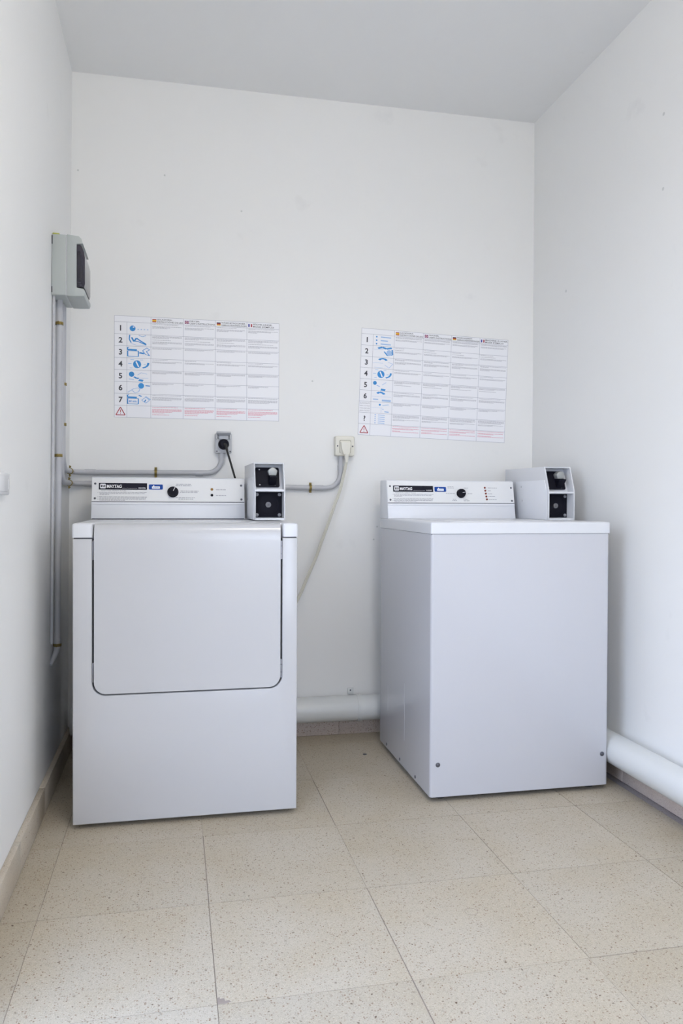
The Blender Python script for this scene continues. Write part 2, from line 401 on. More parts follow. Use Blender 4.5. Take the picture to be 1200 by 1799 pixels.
# ------------------------------------------------------------------ text helpers
FC = bpy.data.curves.new('text_source', 'FONT'); FO = bpy.data.objects.new('text_source', FC); COL.objects.link(FO)
def text_into(bm, s, size, xf, align='LEFT', bold=0.0, sx=1.0, mi=0, width=None, shear=0):
    FC.body = s; FC.size = size; FC.align_x = align; FC.offset = bold * size; FC.shear = shear; FC.resolution_u = 3
    bpy.context.view_layer.update()
    me = bpy.data.meshes.new_from_object(FO.evaluated_get(bpy.context.evaluated_depsgraph_get()))
    if width and len(me.vertices):
        xs = [v.co.x for v in me.vertices]; sx = width / max(1e-6, max(xs) - min(xs))
    vm = {}
    for v in me.vertices: vm[v.index] = bm.verts.new(xf(v.co.x * sx, v.co.y))
    for p in me.polygons:
        try: f = bm.faces.new([vm[i] for i in p.vertices]); f.material_index = mi
        except ValueError: pass
    bpy.data.meshes.remove(me)
LAYER = [0]
def quad(bm, pts, xf, mi=0):
    LAYER[0] = (LAYER[0] + 1) % 30                             # each print shape a hair above the last, so none fight
    up = Vector((0, -7e-6 * LAYER[0], 0))
    f = bm.faces.new([bm.verts.new(xf(*p) + up) for p in pts]); f.material_index = mi
def rect(bm, x0, x1, y0, y1, xf, mi=0): quad(bm, ((x0, y0), (x1, y0), (x1, y1), (x0, y1)), xf, mi)
def stroke(bm, pts, w_, xf, mi=0, closed=False):
    pts = list(pts) + ([pts[0]] if closed else [])
    for (x0, y0), (x1, y1) in zip(pts, pts[1:]):
        L_ = math.hypot(x1 - x0, y1 - y0) or 1e-9; nx, ny = -(y1 - y0) / L_ * w_ / 2, (x1 - x0) / L_ * w_ / 2
        quad(bm, ((x0 + nx, y0 + ny), (x0 - nx, y0 - ny), (x1 - nx, y1 - ny), (x1 + nx, y1 + ny)), xf, mi)
def disc(bm, cx, cy, r, xf, mi=0, n=20, a0=0, a1=360):
    pts = [(cx + r * math.cos(R(a0 + (a1 - a0) * k / n)), cy + r * math.sin(R(a0 + (a1 - a0) * k / n))) for k in range(n + (a1 - a0 < 360))]
    quad(bm, pts, xf, mi)
def words(bm, x0, x1, y, h, xf, mi=0, seed=0, frac=1.0):
    """one line of print too small to read: a row of word-length bars"""
    rg = random.Random(seed); x = x0; end = x0 + (x1 - x0) * frac
    while x < end:
        L_ = h * rg.uniform(1.4, 6.0); e = min(x + L_, end)
        if e - x > h * .6: rect(bm, x, e, y, y + h, xf, mi)
        x += L_ + h * .7

# ------------------------------------------------------------------ instruction posters
def poster(name, label, bl, width, height, ang, cols, hdr, nrow, left, heads, icons, fill):
    ca, sa = math.cos(R(ang)), math.sin(R(ang)); ox, oz = bl
    def F(off):
        return lambda x, y: Vector((ox + x * ca - y * sa, YB - off, oz + x * sa + y * ca))
    th = .0012
    bm = bmesh.new(); f0, f1 = F(0), F(th)
    A = [bm.verts.new(f0(*p)) for p in ((0, 0), (width, 0), (width, height), (0, height))]
    B = [bm.verts.new(f1(*p)) for p in ((0, 0), (width, 0), (width, height), (0, height))]
    bm.faces.new(A); bm.faces.new(B)
    for i in range(4): bm.faces.new((A[i], B[i], B[(i + 1) % 4], A[(i + 1) % 4]))
    root = finish(name, bm, m_paper, smooth=0); tag(root, label, 'poster')
    G, T = F(th + .0003), F(th + .0005)
    rh = (height - hdr) / nrow; X = [c * width for c in cols]
    row_y = [height - hdr - rh * k for k in range(nrow + 1)]
    bm = bmesh.new(); lw = .0011
    for y in [height - lw, 0] + row_y[:-1]: rect(bm, 0, width, y, y + lw, G)
    for k, x in enumerate(X):
        x = min(x, width - lw); rect(bm, x, x + lw, 0, height - (0 if k in (0, 2, 3, 4, 5, 6) else hdr), G)
    g = finish('table_rules', bm, m_rule, root, smooth=0)
    # left column
    for k, s in enumerate(left):
        yc = (row_y[k] + row_y[k + 1]) / 2; xc = (X[0] + X[1]) / 2
        bm = bmesh.new()
        if s == '!':
            a = [(xc - .018, yc - .014), (xc + .018, yc - .014), (xc, yc + .017)]
            stroke(bm, a, .0032, T, 0, True); rect(bm, xc - .0013, xc + .0013, yc - .004, yc + .007, T); rect(bm, xc - .0013, xc + .0013, yc - .010, yc - .007, T)
            finish('warning_triangle', bm, m_red, root, smooth=0)
        elif '\n' in s:
            for q, ln in enumerate(s.split('\n')):
                text_into(bm, ln, .0085 if q == 0 else .0068, lambda x, y, q=q: T(xc + x, yc + .0135 - q * .0105 + y), 'CENTER', .0, width=min(X[1] * .88, .05))
            finish('row_heading', bm, m_inkl, root, smooth=0)
        else:
            text_into(bm, s, .030, lambda x, y: T(xc + x, yc - .0105 + y), 'CENTER', .028)
            finish('row_number', bm, m_ink, root, smooth=0)
    # header: flag + two lines
    for k, (flag, l1, l2) in enumerate(heads):
        x0, x1 = X[2 + k], X[3 + k]; y0 = height - hdr; fx0, fx1, fy0, fy1 = x0 + .006, x0 + .022, y0 + .005, y0 + .0175
        bm = bmesh.new(); fh = fy1 - fy0
        if flag == 'es':
            mm = [m_red, m_yel]; rect(bm, fx0, fx1, fy0, fy0 + fh * .27, T, 0); rect(bm, fx0, fx1, fy0 + fh * .27, fy0 + fh * .73, T, 1); rect(bm, fx0, fx1, fy0 + fh * .73, fy1, T, 0)
        elif flag == 'de':
            mm = [m_ink, m_red, m_yel]
            for q in range(3): rect(bm, fx0, fx1, fy1 - fh * (q + 1) / 3, fy1 - fh * q / 3, T, q)
        elif flag == 'fr':
            mm = [m_dblue, m_white, m_red]
            for q in range(3): rect(bm, fx0 + (fx1 - fx0) * q / 3, fx0 + (fx1 - fx0) * (q + 1) / 3, fy0, fy1, T, q)
        else:
            mm = [m_purp, m_white, m_red]; rect(bm, fx0, fx1, fy0, fy1, T, 0)
            T2 = F(th + .0008); T3 = F(th + .0011); mx, my = (fx0 + fx1) / 2, (fy0 + fy1) / 2
            rect(bm, fx0, fx1, my - .0017, my + .0017, T2, 1); rect(bm, mx - .0017, mx + .0017, fy0, fy1, T2, 1)
            rect(bm, fx0, fx1, my - .0009, my + .0009, T3, 2); rect(bm, mx - .0009, mx + .0009, fy0, fy1, T3, 2)
        finish('flag', bm, mm, root, smooth=0)
        bm = bmesh.new(); avail = x1 - x0 - .027
        for q, ln in enumerate((l1, l2)):
            full_w = len(ln) * .0066
            text_into(bm, ln, .0088, lambda x, y, q=q: T(x0 + .025 + x, y0 + .0135 - q * .0095 + y), 'LEFT', .006, width=min(avail, full_w))
        finish('column_heading', bm, m_ink, root, smooth=0)
    # body print
    bm = bmesh.new(); br = bmesh.new(); sd = hash_(name)
    for k in range(4):
        for r_ in range(nrow):
            x0, x1 = X[2 + k] + .006, X[3 + k] - .006; y = row_y[r_] - .0048
            pat = fill[r_]
            for c_ in pat:
                if c_ == ' ': y -= .0042; continue
                rg = random.Random(sd + k * 97 + r_ * 13 + int(y * 1e4))
                fr = {'-': 1.0, 's': rg.uniform(.3, .6), 'm': rg.uniform(.6, .9)}[c_]
                words(br if r_ == nrow - 1 else bm, x0, x1, y, .0019, G, 0, sd + k * 31 + r_ * 7 + int(y * 1e4), fr); y -= .0036
    o = finish('body_print', bm, m_print, root, smooth=0); o['kind'] = 'stuff'
    o = finish('warning_print', br, m_inkr, root, smooth=0); o['kind'] = 'stuff'; tag(o, 'pink small print')
    # pictograms
    for k, kind in enumerate(icons):
        if not kind: continue
        bm = bmesh.new(); cx0 = X[1]; cw = X[2] - X[1]; yb = row_y[k + 1]
        P = lambda u, v, cx0=cx0, cw=cw, yb=yb: T(cx0 + cw * u, yb + rh * v)
        S = .04
        def st(pts, wd=.03, mi=0, closed=False): stroke(bm, pts, wd, P, mi, closed)
        def dc(cx, cy, r, mi=0, a0=0, a1=360):
            n = 18; pts = [(cx + r * rh / cw * math.cos(R(a0 + (a1 - a0) * q / n)), cy + r * math.sin(R(a0 + (a1 - a0) * q / n))) for q in range(n + (a1 - a0 < 360))]
            quad(bm, pts, P, mi)
        if kind == 'button':
            dc(.24, .5, .24); quad(bm, ((.25, .56), (.31, .56), (.31, .66), (.25, .66)), lambda u, v: P(u, v) - Vector((0, .0003, 0)), 2)
            for q in range(4): st([(.45 + q * .13, .42), (.50 + q * .13, .46)], .06, 1)
        elif kind == 'hand':
            st([(.12, .95), (.10, .6), (.18, .3)], .05); st([(.2, .75), (.3, .4), (.4, .7), (.55, .5), (.8, .22)], .07); st([(.25, .45), (.5, .4), (.82, .15)], .06)
            st([(.15, .25), (.4, .1), (.8, .08)], .03, 1); st([(.5, .95), (.65, .82), (.8, .95)], .05, 1)
        elif kind in ('machine', 'machine_text'):
            st([(.04, .15), (.48, .15), (.48, .62), (.04, .62)], .045, 0, True); st([(.02, .72), (.42, .70)], .12); st([(.03, .76), (.03, .9), (.1, .9)], .05)
            if kind == 'machine': st([(.52, .48), (.72, .42)], .12); st([(.68, .7), (.84, .9), (.95, .75), (.82, .6), (.95, .25), (.78, .35), (.66, .65)], .035, 0, True)
            else:
                text_into(bm, '60 min.', .012, lambda x, y: P(.09, .3) + Vector((x * ca, 0, y)), 'LEFT', .02, width=cw * .34)
                st([(.5, .9), (.62, .8)], .07); st([(.62, .5), (.8, .75), (.95, .5), (.8, .25)], .04, 1, True); st([(.78, .8), (.98, .55)], .08, 1); st([(.8, .55), (.74, .35)], .05)
        elif kind == 'dial':
            dc(.43, .5, .33); quad(bm, ((.36, .72), (.41, .76), (.52, .3), (.47, .26)), lambda u, v: P(u, v) - Vector((0, .0003, 0)), 2)
            st([(.9, .65), (.88, .45), (.8, .3), (.66, .2)], .09); st([(.06, .55), (.2, .55)], .05, 1); st([(.12, .18), (.24, .18)], .05, 1)
            st([(.15, .88), (.3, .88)], .04, 1); st([(.55, .88), (.68, .88)], .04, 1); st([(.7, .5), (.8, .5)], .04, 1)
        elif kind == 'coin':
            dc(.2, .65, .22); st([(.3, .45), (.42, .3), (.5, .35)], .09); st([(.5, .18), (.68, .12)], .16); st([(.45, .6), (.6, .8), (.85, .7)], .03, 1); st([(.5, .35), (.9, .35)], .02, 1); st([(.08, .25), (.3, .2)], .05, 1)
        elif kind == 'press':
            dc(.6, .7, .24); st([(.04, .12), (.3, .45), (.45, .5), (.55, .45), (.5, .2), (.35, .08), (.22, .3)], .035, 1); st([(.78, .72), (.97, .70)], .07)
        elif kind == 'lines3':
            for q in range(3): dc(.17, .82 - q * .31, .07); st([(.36, .82 - q * .31), (.6 + (.25 if q != 1 else .1), .80 - q * .31)], .10, 1)
        elif kind == 'load':
            st([(.25, .8), (.45, .92), (.65, .8), (.9, .9)], .13); dc(.78, .45, .26, 1); st([(.55, .55), (.7, .2), (.95, .3), (.92, .75)], .06); st([(.05, .7), (.5, .7)], .02, 1)
        elif kind == 'detergent':
            st([(.32, .78), (.42, .9), (.58, .9), (.68, .76)], .12); st([(.02, .5), (.5, .5)], .02, 1); st([(.6, .35), (.8, .1), (.98, .5), (.75, .6)], .025, 1); st([(.1, .1), (.5, .1)], .02, 1)
        elif kind == 'coin2':
            dc(.16, .7, .17); st([(.45, .15), (.66, .1)], .17); st([(.25, .5), (.4, .4)], .06, 1); st([(.5, .55), (.7, .8)], .03, 1)
        elif kind == 'start':
            st([(.28, .78), (.4, .9), (.55, .85), (.62, .72)], .13); st([(.04, .5), (.95, .5)], .015, 1); st([(.1, .25), (.34, .25)], .08, 1); st([(.52, .18), (.94, .16)], .16, 1)
        elif kind == 'softener':
            dc(.43, .78, .09); st([(.55, .72), (.85, .82)], .05, 1); st([(.04, .5), (.6, .5)], .015, 1); st([(.55, .38), (.62, .38)], .06, 1); st([(.66, .18), (.86, .15)], .09, 1); st([(.5, .5), (.5, .05)], .012, 1)
        elif kind == 'lights':
            for q in range(5): dc(.23, .86 - q * .18, .045); st([(.36, .86 - q * .18), (.68, .85 - q * .18)], .06, 1)
        finish('pictogram', bm, [m_inkb, m_inkbl, m_paper], root, smooth=0)
    return root
def hash_(s): return sum(ord(c) * (i + 1) for i, c in enumerate(s)) % 1000
poster('instruction_poster', 'white dryer instruction poster, numbered 1 to 7, on wall above left machine', (-.236, 1.3265), .664, .408, 0.0,
       [0, .073, .214, .408, .602, .797, 1.0], .0255, 8, ['1', '2', '3', '4', '5', '6', '7', '!'],
       [('es', 'SECADORA:', 'INSTRUCCIONES DE USO'), ('uk', 'DRYER:', "USER'S INSTRUCTIONS"), ('de', 'WÄSCHETROCKNER:', 'GEBRAUCHSANWEISUNGEN'), ('fr', 'SÈCHE-LINGE:', "MODE D'EMPLOI")],
       ['button', 'hand', 'machine', 'dial', 'coin', 'press', 'machine_text', None],
       ['m -ms', '--s m --s', '-m', 's -m', '--s', 'ms', '- ---m', 'm ---ms s'])
poster('instruction_poster', 'white washer instruction poster with a question mark row, slightly tilted, on wall above right machine', (.7675, 1.2785), .670, .457, -1.9,
       [0, .077, .217, .412, .604, .800, 1.0], .0245, 9, ['1', '2', '3', '4', '5', '6', 'SUAVIZANTE\nFABRIC SOFTENER\nWEICHSPÜLER\nADOUCISSANT', '?', '!'],
       [('es', 'LAVADORA:', 'INSTRUCCIONES DE USO'), ('uk', 'WASHER:', "USER'S INSTRUCTIONS"), ('de', 'WASCHGERÄT:', 'GEBRAUCHSANWEISUNGEN'), ('fr', 'MACHINE À LAVER:', "MODE D'EMPLOI")],
       ['lines3', 'load', 'detergent', 'dial', 'coin2', 'start', 'softener', 'lights', None],
       ['-- -m', 's s -m', '-s --s', 's -m', '--s m', 'm --s', '-ms', '---m -s', '- -m s-'])

# ------------------------------------------------------------------ laundry machines
def console(root, x0, x1, kind):
    """sloping control console at the back of a machine; face leans back"""
    yb, zb, zt = 3.005, .9255, 1.076; k = .2
    Y = lambda z, off=0: yb + (z - zb) * k - off
    c = bmesh.new(); prism(c, [(yb, zb), (3.13, zb), (3.13, 1.079), (3.045, 1.079), (Y(zt), zt)], 'X', x0, x1, bev=.002)
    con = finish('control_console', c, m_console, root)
    # fascia plate with a dark joint under it
    def plate(bm, a, b, z0, z1, off0, off1, mi=0):
        V = [bm.verts.new((x, Y(z, o_), z)) for o_ in (off0, off1) for (x, z) in ((a, z0), (b, z0), (b, z1), (a, z1))]
        for f in ((0, 1, 2, 3), (7, 6, 5, 4), (0, 4, 5, 1), (1, 5, 6, 2), (2, 6, 7, 3), (3, 7, 4, 0)): bm.faces.new([V[i] for i in f]).material_index = mi
    bm = bmesh.new(); plate(bm, x0 + .002, x1 - .002, .9885, 1.074, 0, .0035)
    fas = finish('control_panel', bm, m_fascia, root, smooth=0)
    bm = bmesh.new(); plate(bm, x0 + .001, x1 - .001, .986, .9885, 0, .0012); finish('panel_joint', bm, m_dark, root, smooth=0)
    bm = bmesh.new(); plate(bm, x0 + .001, x1 - .001, .9785, .986, 0, .003); finish('panel_ledge', bm, m_console, root, smooth=0)
    bm = bmesh.new(); plate(bm, x0 + .003, x1 - .003, .9235, .9262, -.002, -.0005); finish('base_joint', bm, m_dark, root, smooth=0)
    nrm = Vector((0, -1, k)).normalized(); off = .0037
    FX = lambda o_: (lambda x, z: Vector((x, Y(z, o_), z)))
    G, T, T2 = FX(off), FX(off + .0006), FX(off + .0012)
    W = x1 - x0; s = W / .559                                   # washer console is the same face a little tighter
    X = lambda u: x0 + u * s
    # screws at the ends
    for (u, z) in ((.013, 1.054), (.0125, 1.0), (W / s - .013, 1.051), (W / s - .0125, .998)):
        bm = bmesh.new(); dome(bm, Vector((X(u), Y(z, .0035), z)), nrm, .0042, .002, 12, 3); finish('screw', bm, m_screw, fas)
    # black name plate
    bm = bmesh.new(); plate(bm, X(.026), X(.198), 1.0325, 1.0565, .0035, .005)
    nm = finish('name_plate', bm, m_navy, root, smooth=0)
    P, P2 = FX(.0053), FX(.0057)
    bm = bmesh.new(); quad(bm, rrect(X(.0305), X(.0505), 1.0365, 1.0535, .0025, 3), P)
    finish('emblem', bm, m_white, nm, smooth=0)
    bm = bmesh.new(); e0 = X(.0328)
    for q in range(3): quad(bm, ((e0 + q * .0050, 1.0495), (e0 + q * .0050 + .0028, 1.0495), (e0 + q * .0050 + .0058, 1.0405), (e0 + q * .0050 + .003, 1.0405)), P2)
    stroke(bm, [(e0 + .0012, 1.0405), (e0 + .0012, 1.0455)], .0012, P2); stroke(bm, [(e0 + .0155, 1.0495), (e0 + .0155, 1.0445)], .0012, P2)
    finish('emblem_strokes', bm, m_navy, nm, smooth=0)
    bm = bmesh.new(); text_into(bm, 'MAYTAG', .0150, lambda x, y: P(X(.0535) + x, 1.0395 + y), bold=.03, width=.053 * s)
    for q in range(6): rect(bm, X(.0537) + q * .0091 * s, X(.0537) + (q * .0091 + .0062) * s, 1.0388, 1.0396, P)
    rect(bm, X(.109), X(.163), 1.0374, 1.0380, P)
    text_into(bm, 'WASHER' if kind == 'w' else 'DRYER', .0068, lambda x, y: P(X(.167) + x, 1.0360 + y), bold=.01, width=.026 * s)
    finish('lettering', bm, m_white, nm, smooth=0)
    # blue sticker
    bm = bmesh.new(); prism(bm, rrect(X(.2045), X(.255), 1.0335, 1.0525, .003, 3), 'Y', 0, 1)
    for v in bm.verts: v.co.y = Y(v.co.z, .0035 if v.co.y > .5 else .0045)
    bs = finish('blue_sticker', bm, m_blue, root, smooth=0)
    bm = bmesh.new(); Q = FX(.0048); quad(bm, rrect(X(.2155), X(.2445), 1.0365, 1.0455, .002, 3), Q); disc(bm, X(.222), 1.0472, .0022, Q)
    finish('sticker_print', bm, m_white, bs, smooth=0)
    bm = bmesh.new(); Q2 = FX(.0051); words(bm, X(.219), X(.2415), 1.0400, .0018, Q2, 0, 3); finish('sticker_lines', bm, m_inkbl, bs, smooth=0)
    # small print under the plate
    bm = bmesh.new(); z = 1.0265
    text_into(bm, 'PERSONAL SAFETY RULES', .0052, lambda x, y: G(X(.034) + x, z - .0005 + y), bold=.01, width=.088 * s)
    for q, (ind, fr) in enumerate(((.026, 1), (.029, .96), (.029, .2), (None, 0), (.026, 1), (.029, .98), (.026, .97), (.029, .55))):
        if ind is None: continue
        words(bm, X(ind), X(.198), z - .0055 - q * .0042, .0021, G, 0, 11 + q + (5 if kind == 'w' else 0), fr)
    for q in (0, 4, 6): disc(bm, X(.0225), z - .0045 - q * .0042, .0011, G, n=8)
    o = finish('small_print', bm, m_inkl, root, smooth=0); o['kind'] = 'stuff'
    # timer knob
    kx, kz = X(.292 if kind == 'd' else .3195), 1.0245 if kind == 'd' else 1.0265
    c0 = Vector((kx, Y(kz, .0035), kz)); bm = bmesh.new(); rad = .0205 if kind == 'd' else .0185
    cyl(bm, c0, nrm, rad, .004, 32); cyl(bm, c0 + nrm * .004, nrm, rad * .93, .012, 32, r2=rad * .86)
    kn = finish('knob', bm, m_black, root)
    ang = R(62) if kind == 'd' else R(12)
    ex = Vector((1, 0, 0)); ez = Vector((0, k, 1)).normalized(); d = ex * math.cos(ang) + ez * math.sin(ang); e = nrm.cross(d)
    a_, b_ = c0 + nrm * .0163 + d * rad * .10, c0 + nrm * .0163 + d * rad * .82
    bm = bmesh.new()
    V = [bm.verts.new(p + nrm * h) for h in (-.002, .0012) for p in (a_ + e * .0011, a_ - e * .0011, b_ - e * .0011, b_ + e * .0011)]
    for f in ((0, 1, 2, 3), (7, 6, 5, 4), (0, 4, 5, 1), (1, 5, 6, 2), (2, 6, 7, 3), (3, 7, 4, 0)): bm.faces.new([V[i] for i in f])
    tag(finish('pointer', bm, m_knobline, kn, smooth=0), 'pale pointer line')
    bm = bmesh.new()
    def wl(u0, u1, z_, sd, hh=.0026): words(bm, X(u0), X(u1), z_, hh, G, 0, sd)
    if kind == 'd':
        for q, (u0, u1, z_) in enumerate(((.304, .358, 1.053), (.302, .36, 1.0475), (.320, .386, 1.027), (.318, .384, 1.0215), (.302, .374, 1.0025), (.312, .366, .9970), (.451, .489, 1.0335), (.451, .489, 1.0115))): wl(u0, u1, z_, 40 + q)
    else:
        for q, (u0, u1, z_) in enumerate(((.262, .290, 1.053), (.262, .290, 1.0478), (.333, .354, 1.0480), (.253, .292, 1.0255), (.350, .370, 1.0250), (.282, .300, 1.0020), (.280, .300, .9965), (.330, .350, 1.0020), (.330, .357, .9960),
                                          (.441, .482, 1.0490), (.441, .455, 1.0370), (.441, .459, 1.0250), (.441, .472, 1.0140), (.441, .478, 1.0020))): wl(u0, u1, z_, 60 + q, .0022)
    o = finish('dial_print', bm, m_inkl, root, smooth=0); o['kind'] = 'stuff'
    leds = ((.436, 1.0355, m_amber, 'amber'), (.436, 1.0135, m_black, 'unlit dark')) if kind == 'd' else tuple((.4275 + q * .0015, 1.0505 - q * .0118, m_red_led, 'dark red') for q in range(5))
    for (u, z_, mm, cl) in leds:
        bm = bmesh.new(); c1 = Vector((X(u), Y(z_, .0035), z_)); cyl(bm, c1, nrm, .0052 if kind == 'd' else .0040, .0012, 16); dome(bm, c1 + nrm * .0012, nrm, .0036 if kind == 'd' else .003, .0022, 12, 3)
        tag(finish('indicator_light', bm, mm, root), cl + ' round indicator')
    return con

def coin_meter(root, x0, x1):
    """coin box: leaning open-fronted white housing with a slide above and a locked vault below"""
    yf, yb, zb, zm, zt = 2.752, 3.15, .9255, 1.036, 1.128; lean = .036; t = .0045; dp = .058
    F = lambda z: yf if z <= zm else yf + (z - zm) / (zt - zm) * lean
    prof = [(yf, zb), (yf, zm), (yf + lean, zt), (yb, 1.131), (yb, zb)]
    bm = bmesh.new()
    prism(bm, prof, 'X', x0, x0 + t, bev=.0012); prism(bm, prof, 'X', x1 - t, x1, bev=.0012)             # cheeks
    prism(bm, [(yf + lean, zt), (yf + lean + .0008, zt - t), (yb, 1.131 - t), (yb, 1.131)], 'X', x0 + .002, x1 - .002)
    prism(bm, [(yf, zb), (yf, zb + .007), (yb, zb + .007), (yb, zb)], 'X', x0 + .002, x1 - .002)
    box(bm, x0 + t, x1 - t, yf + .001, yf + dp + .02, zm - .010, zm - .003)                                # shelf between the two bays
    box(bm, x0 + t, x1 - t, yb - .006, yb, zb + .007, 1.128)
    box(bm, x0 + t, x1 - t, yf + dp, yf + dp + .006, zb + .007, zm - .01)                                  # back of the lower bay
    y1, y2 = F(zm) + dp - .010, F(zt) + dp - .010
    prism(bm, [(y1, zm - .003), (y2, zt - t), (y2 + .006, zt - t), (y1 + .006, zm - .003)], 'X', x0 + t, x1 - t)
    hs = finish('coin_box_housing', bm, m_enamel2, root)
    # side bracket that carries the console end
    bm = bmesh.new(); prism(bm, [(yf + .012, zb + .001), (yf + .016, 1.040), (yf + .030, 1.077), (3.04, 1.077), (3.007, zb + .001)], 'X', x0 - .0028, x0 - .0002, bev=.0007)
    br = finish('side_bracket', bm, m_console, root)
    for (y, z) in ((2.985, 1.055), (2.975, .999)):
        bm = bmesh.new(); dome(bm, (x0 - .0028, y, z), (-1, 0, 0), .0045, .0015, 12, 3); finish('screw', bm, m_sock, br)
    # upper coin slide plate, leaning with the bay
    kk = lean / (zt - zm); nrm = Vector((0, -1, kk)).normalized(); zc = (zm + zt) / 2
    yy = lambda z, o_=0: y1 + (z - zm) * kk - o_
    cx = (x0 + x1) / 2
    a, b = x0 + .0095, x0 + .094
    bm = bmesh.new(); prism(bm, rrect(a, b, 1.0415, 1.1125, .006, 4), 'Y', 0, 1)
    for v in bm.verts: v.co.y = yy(v.co.z, -.001 if v.co.y > .5 else .006)
    pl = finish('coin_slide_plate', bm, m_black, root)
    for (u, z) in ((a + .014, 1.1045), (a + .014, 1.0500), (b - .016, 1.0500), (b - .016, 1.1045)):
        bm = bmesh.new(); dome(bm, Vector((u, yy(z, .006), z)), nrm, .0026, .0015, 10, 3); finish('screw', bm, m_sock, pl)
    # coin chute: wedge that juts forward, with the silver coin mouth over it
    u0, u1 = a + .046, a + .071
    bm = bmesh.new(); prism(bm, [(yy(1.083, .005), 1.083), (yy(1.083, .05), 1.081), (yy(1.078, .05), 1.0765), (yy(1.048, .006), 1.048)], 'X', u0, u1, bev=.001)
    finish('coin_chute', bm, m_black, root)
    bm = bmesh.new(); xc = (u0 + u1) / 2; zs = 1.0830
    pr_ = [(xc - .0125, zs), (xc - .0165, zs + .0165), (xc - .010, zs + .0245), (xc, zs + .0285), (xc + .010, zs + .0245), (xc + .0165, zs + .0165), (xc + .0125, zs)]
    prism(bm, pr_, 'Y', yy(1.095, .036), yy(1.095, .006), bev=.0015)
    tag(finish('coin_mouth', bm, m_chrome, root), 'silver coin mouth')
    # lower vault door
    vx0, vx1, vz0, vz1 = x0 + .0052, x1 - .0052, zb + .009, zm - .012
    bm = bmesh.new(); box(bm, vx0, vx1, yf + dp - .006, yf + dp, vz0, vz1, bev=.001)
    vcx, vcz = (vx0 + vx1) / 2, (vz0 + vz1) / 2
    ring(bm, (vcx, yf + dp - .0065, vcz), (0, 1, 0), .0345, .0365, .002, 36)
    vt = finish('vault_door', bm, m_black, root)
    for sx in (0, 1):
        for sz in (0, 1):
            bm = bmesh.new(); c = ((vx0 + .0085, vx1 - .0085)[sx], yf + dp - .006, (vz0 + .0085, vz1 - .0085)[sz])
            cyl(bm, c, (0, -1, 0), .0060, .0015, 14); dome(bm, (c[0], c[1] - .0015, c[2]), (0, -1, 0), .0052, .0042, 14, 4); finish('dome_bolt', bm, m_steel, vt)
    bm = bmesh.new(); c = Vector((vcx, yf + dp - .006, vcz)); ring(bm, c + Vector((0, -.003, 0)), (0, 1, 0), .0062, .0098, .006, 26)
    cyl(bm, c, (0, -1, 0), .0062, .004, 18); dome(bm, c + Vector((0, -.004, 0)), (0, -1, 0), .0028, .0025, 12, 3)
    finish('lock', bm, m_lock, vt)
    return hs

def feet(root, xs, ys):
    for x in xs:
        for y in ys:
            bm = bmesh.new(); cyl(bm, (x, y, 0), (0, 0, 1), .019, .008, 18); cyl(bm, (x, y, .008), (0, 0, 1), .008, .018, 12)
            finish('levelling_foot', bm, m_rubber, root)

# ---- dryer
dx0, dx1, dy0, dy1 = -.297, .382, 2.472, 3.12
dr = thing('dryer', 'white coin-operated front-loading dryer on the left, its square door closed', 'dryer', ((dx0 + dx1) / 2, (dy0 + dy1) / 2, 0))
finish('cabinet', nbox(dx0, dx1, dy0 + .030, dy1, .017, .877, bev=.004), m_enameld, dr)
bm = bmesh.new(); ax0, ax1, az = -.2415, .3345, .4015
rc = .040
out = [(dx0, .015), (dx1, .015), (dx1, .876)]
out += [(ax1, .876)] + [(ax1 - rc + rc * math.cos(R(-a)), az + rc + rc * math.sin(R(-a))) for a in range(0, 91, 10)]
out += [(ax0 + rc - rc * math.cos(R(90 - a)), az + rc - rc * math.sin(R(90 - a))) for a in range(0, 91, 10)] + [(ax0, .876), (dx0, .876)]
prism(bm, out, 'Y', dy0, dy0 + .029)
# round the outer vertical edges and the bottom edge a little
es = [e for e in bm.edges if all(abs(v.co.y - dy0) < 1e-5 for v in e.verts)]
bmesh.ops.bevel(bm, geom=es, offset=.0035, segments=3, affect='EDGES', profile=.5)
finish('front_panel', bm, m_enameld, dr)
finish('door_recess', nbox(ax0 - .004, ax1 + .004, dy0 + .024, dy0 + .0295, az - .004, .878), m_dark, dr, smooth=0)
# lid cap with corner blocks either side of the door lip
bm = bmesh.new()
zl0, zl1 = .8795, .9225
prism(bm, [(dx0 - .002, dy0 - .001), (ax0 + .0005, dy0 - .001), (ax0 + .0045, dy0 + .034), (ax1 - .0005, dy0 + .034), (ax1 + .001, dy0 - .001), (dx1 + .002, dy0 - .001), (dx1 + .002, dy1), (dx0 - .002, dy1)], 'Z', zl0, zl1)
es = [e for e in bm.edges if (e.verts[0].co.z > .9 and e.verts[1].co.z > .9) or (abs(e.verts[0].co.z - e.verts[1].co.z) > .01 and (e.verts[0].co.x < dx0 + .001 or e.verts[0].co.x > dx1 - .001 or e.verts[0].co.y < dy0))]
bmesh.ops.bevel(bm, geom=es, offset=.008, segments=4, affect='EDGES', profile=.5)
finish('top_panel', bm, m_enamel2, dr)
finish('top_joint', nbox(dx0 + .003, dx1 - .003, dy0 + .004, dy1 - .003, .8755, .8800), m_dark, dr, smooth=0)
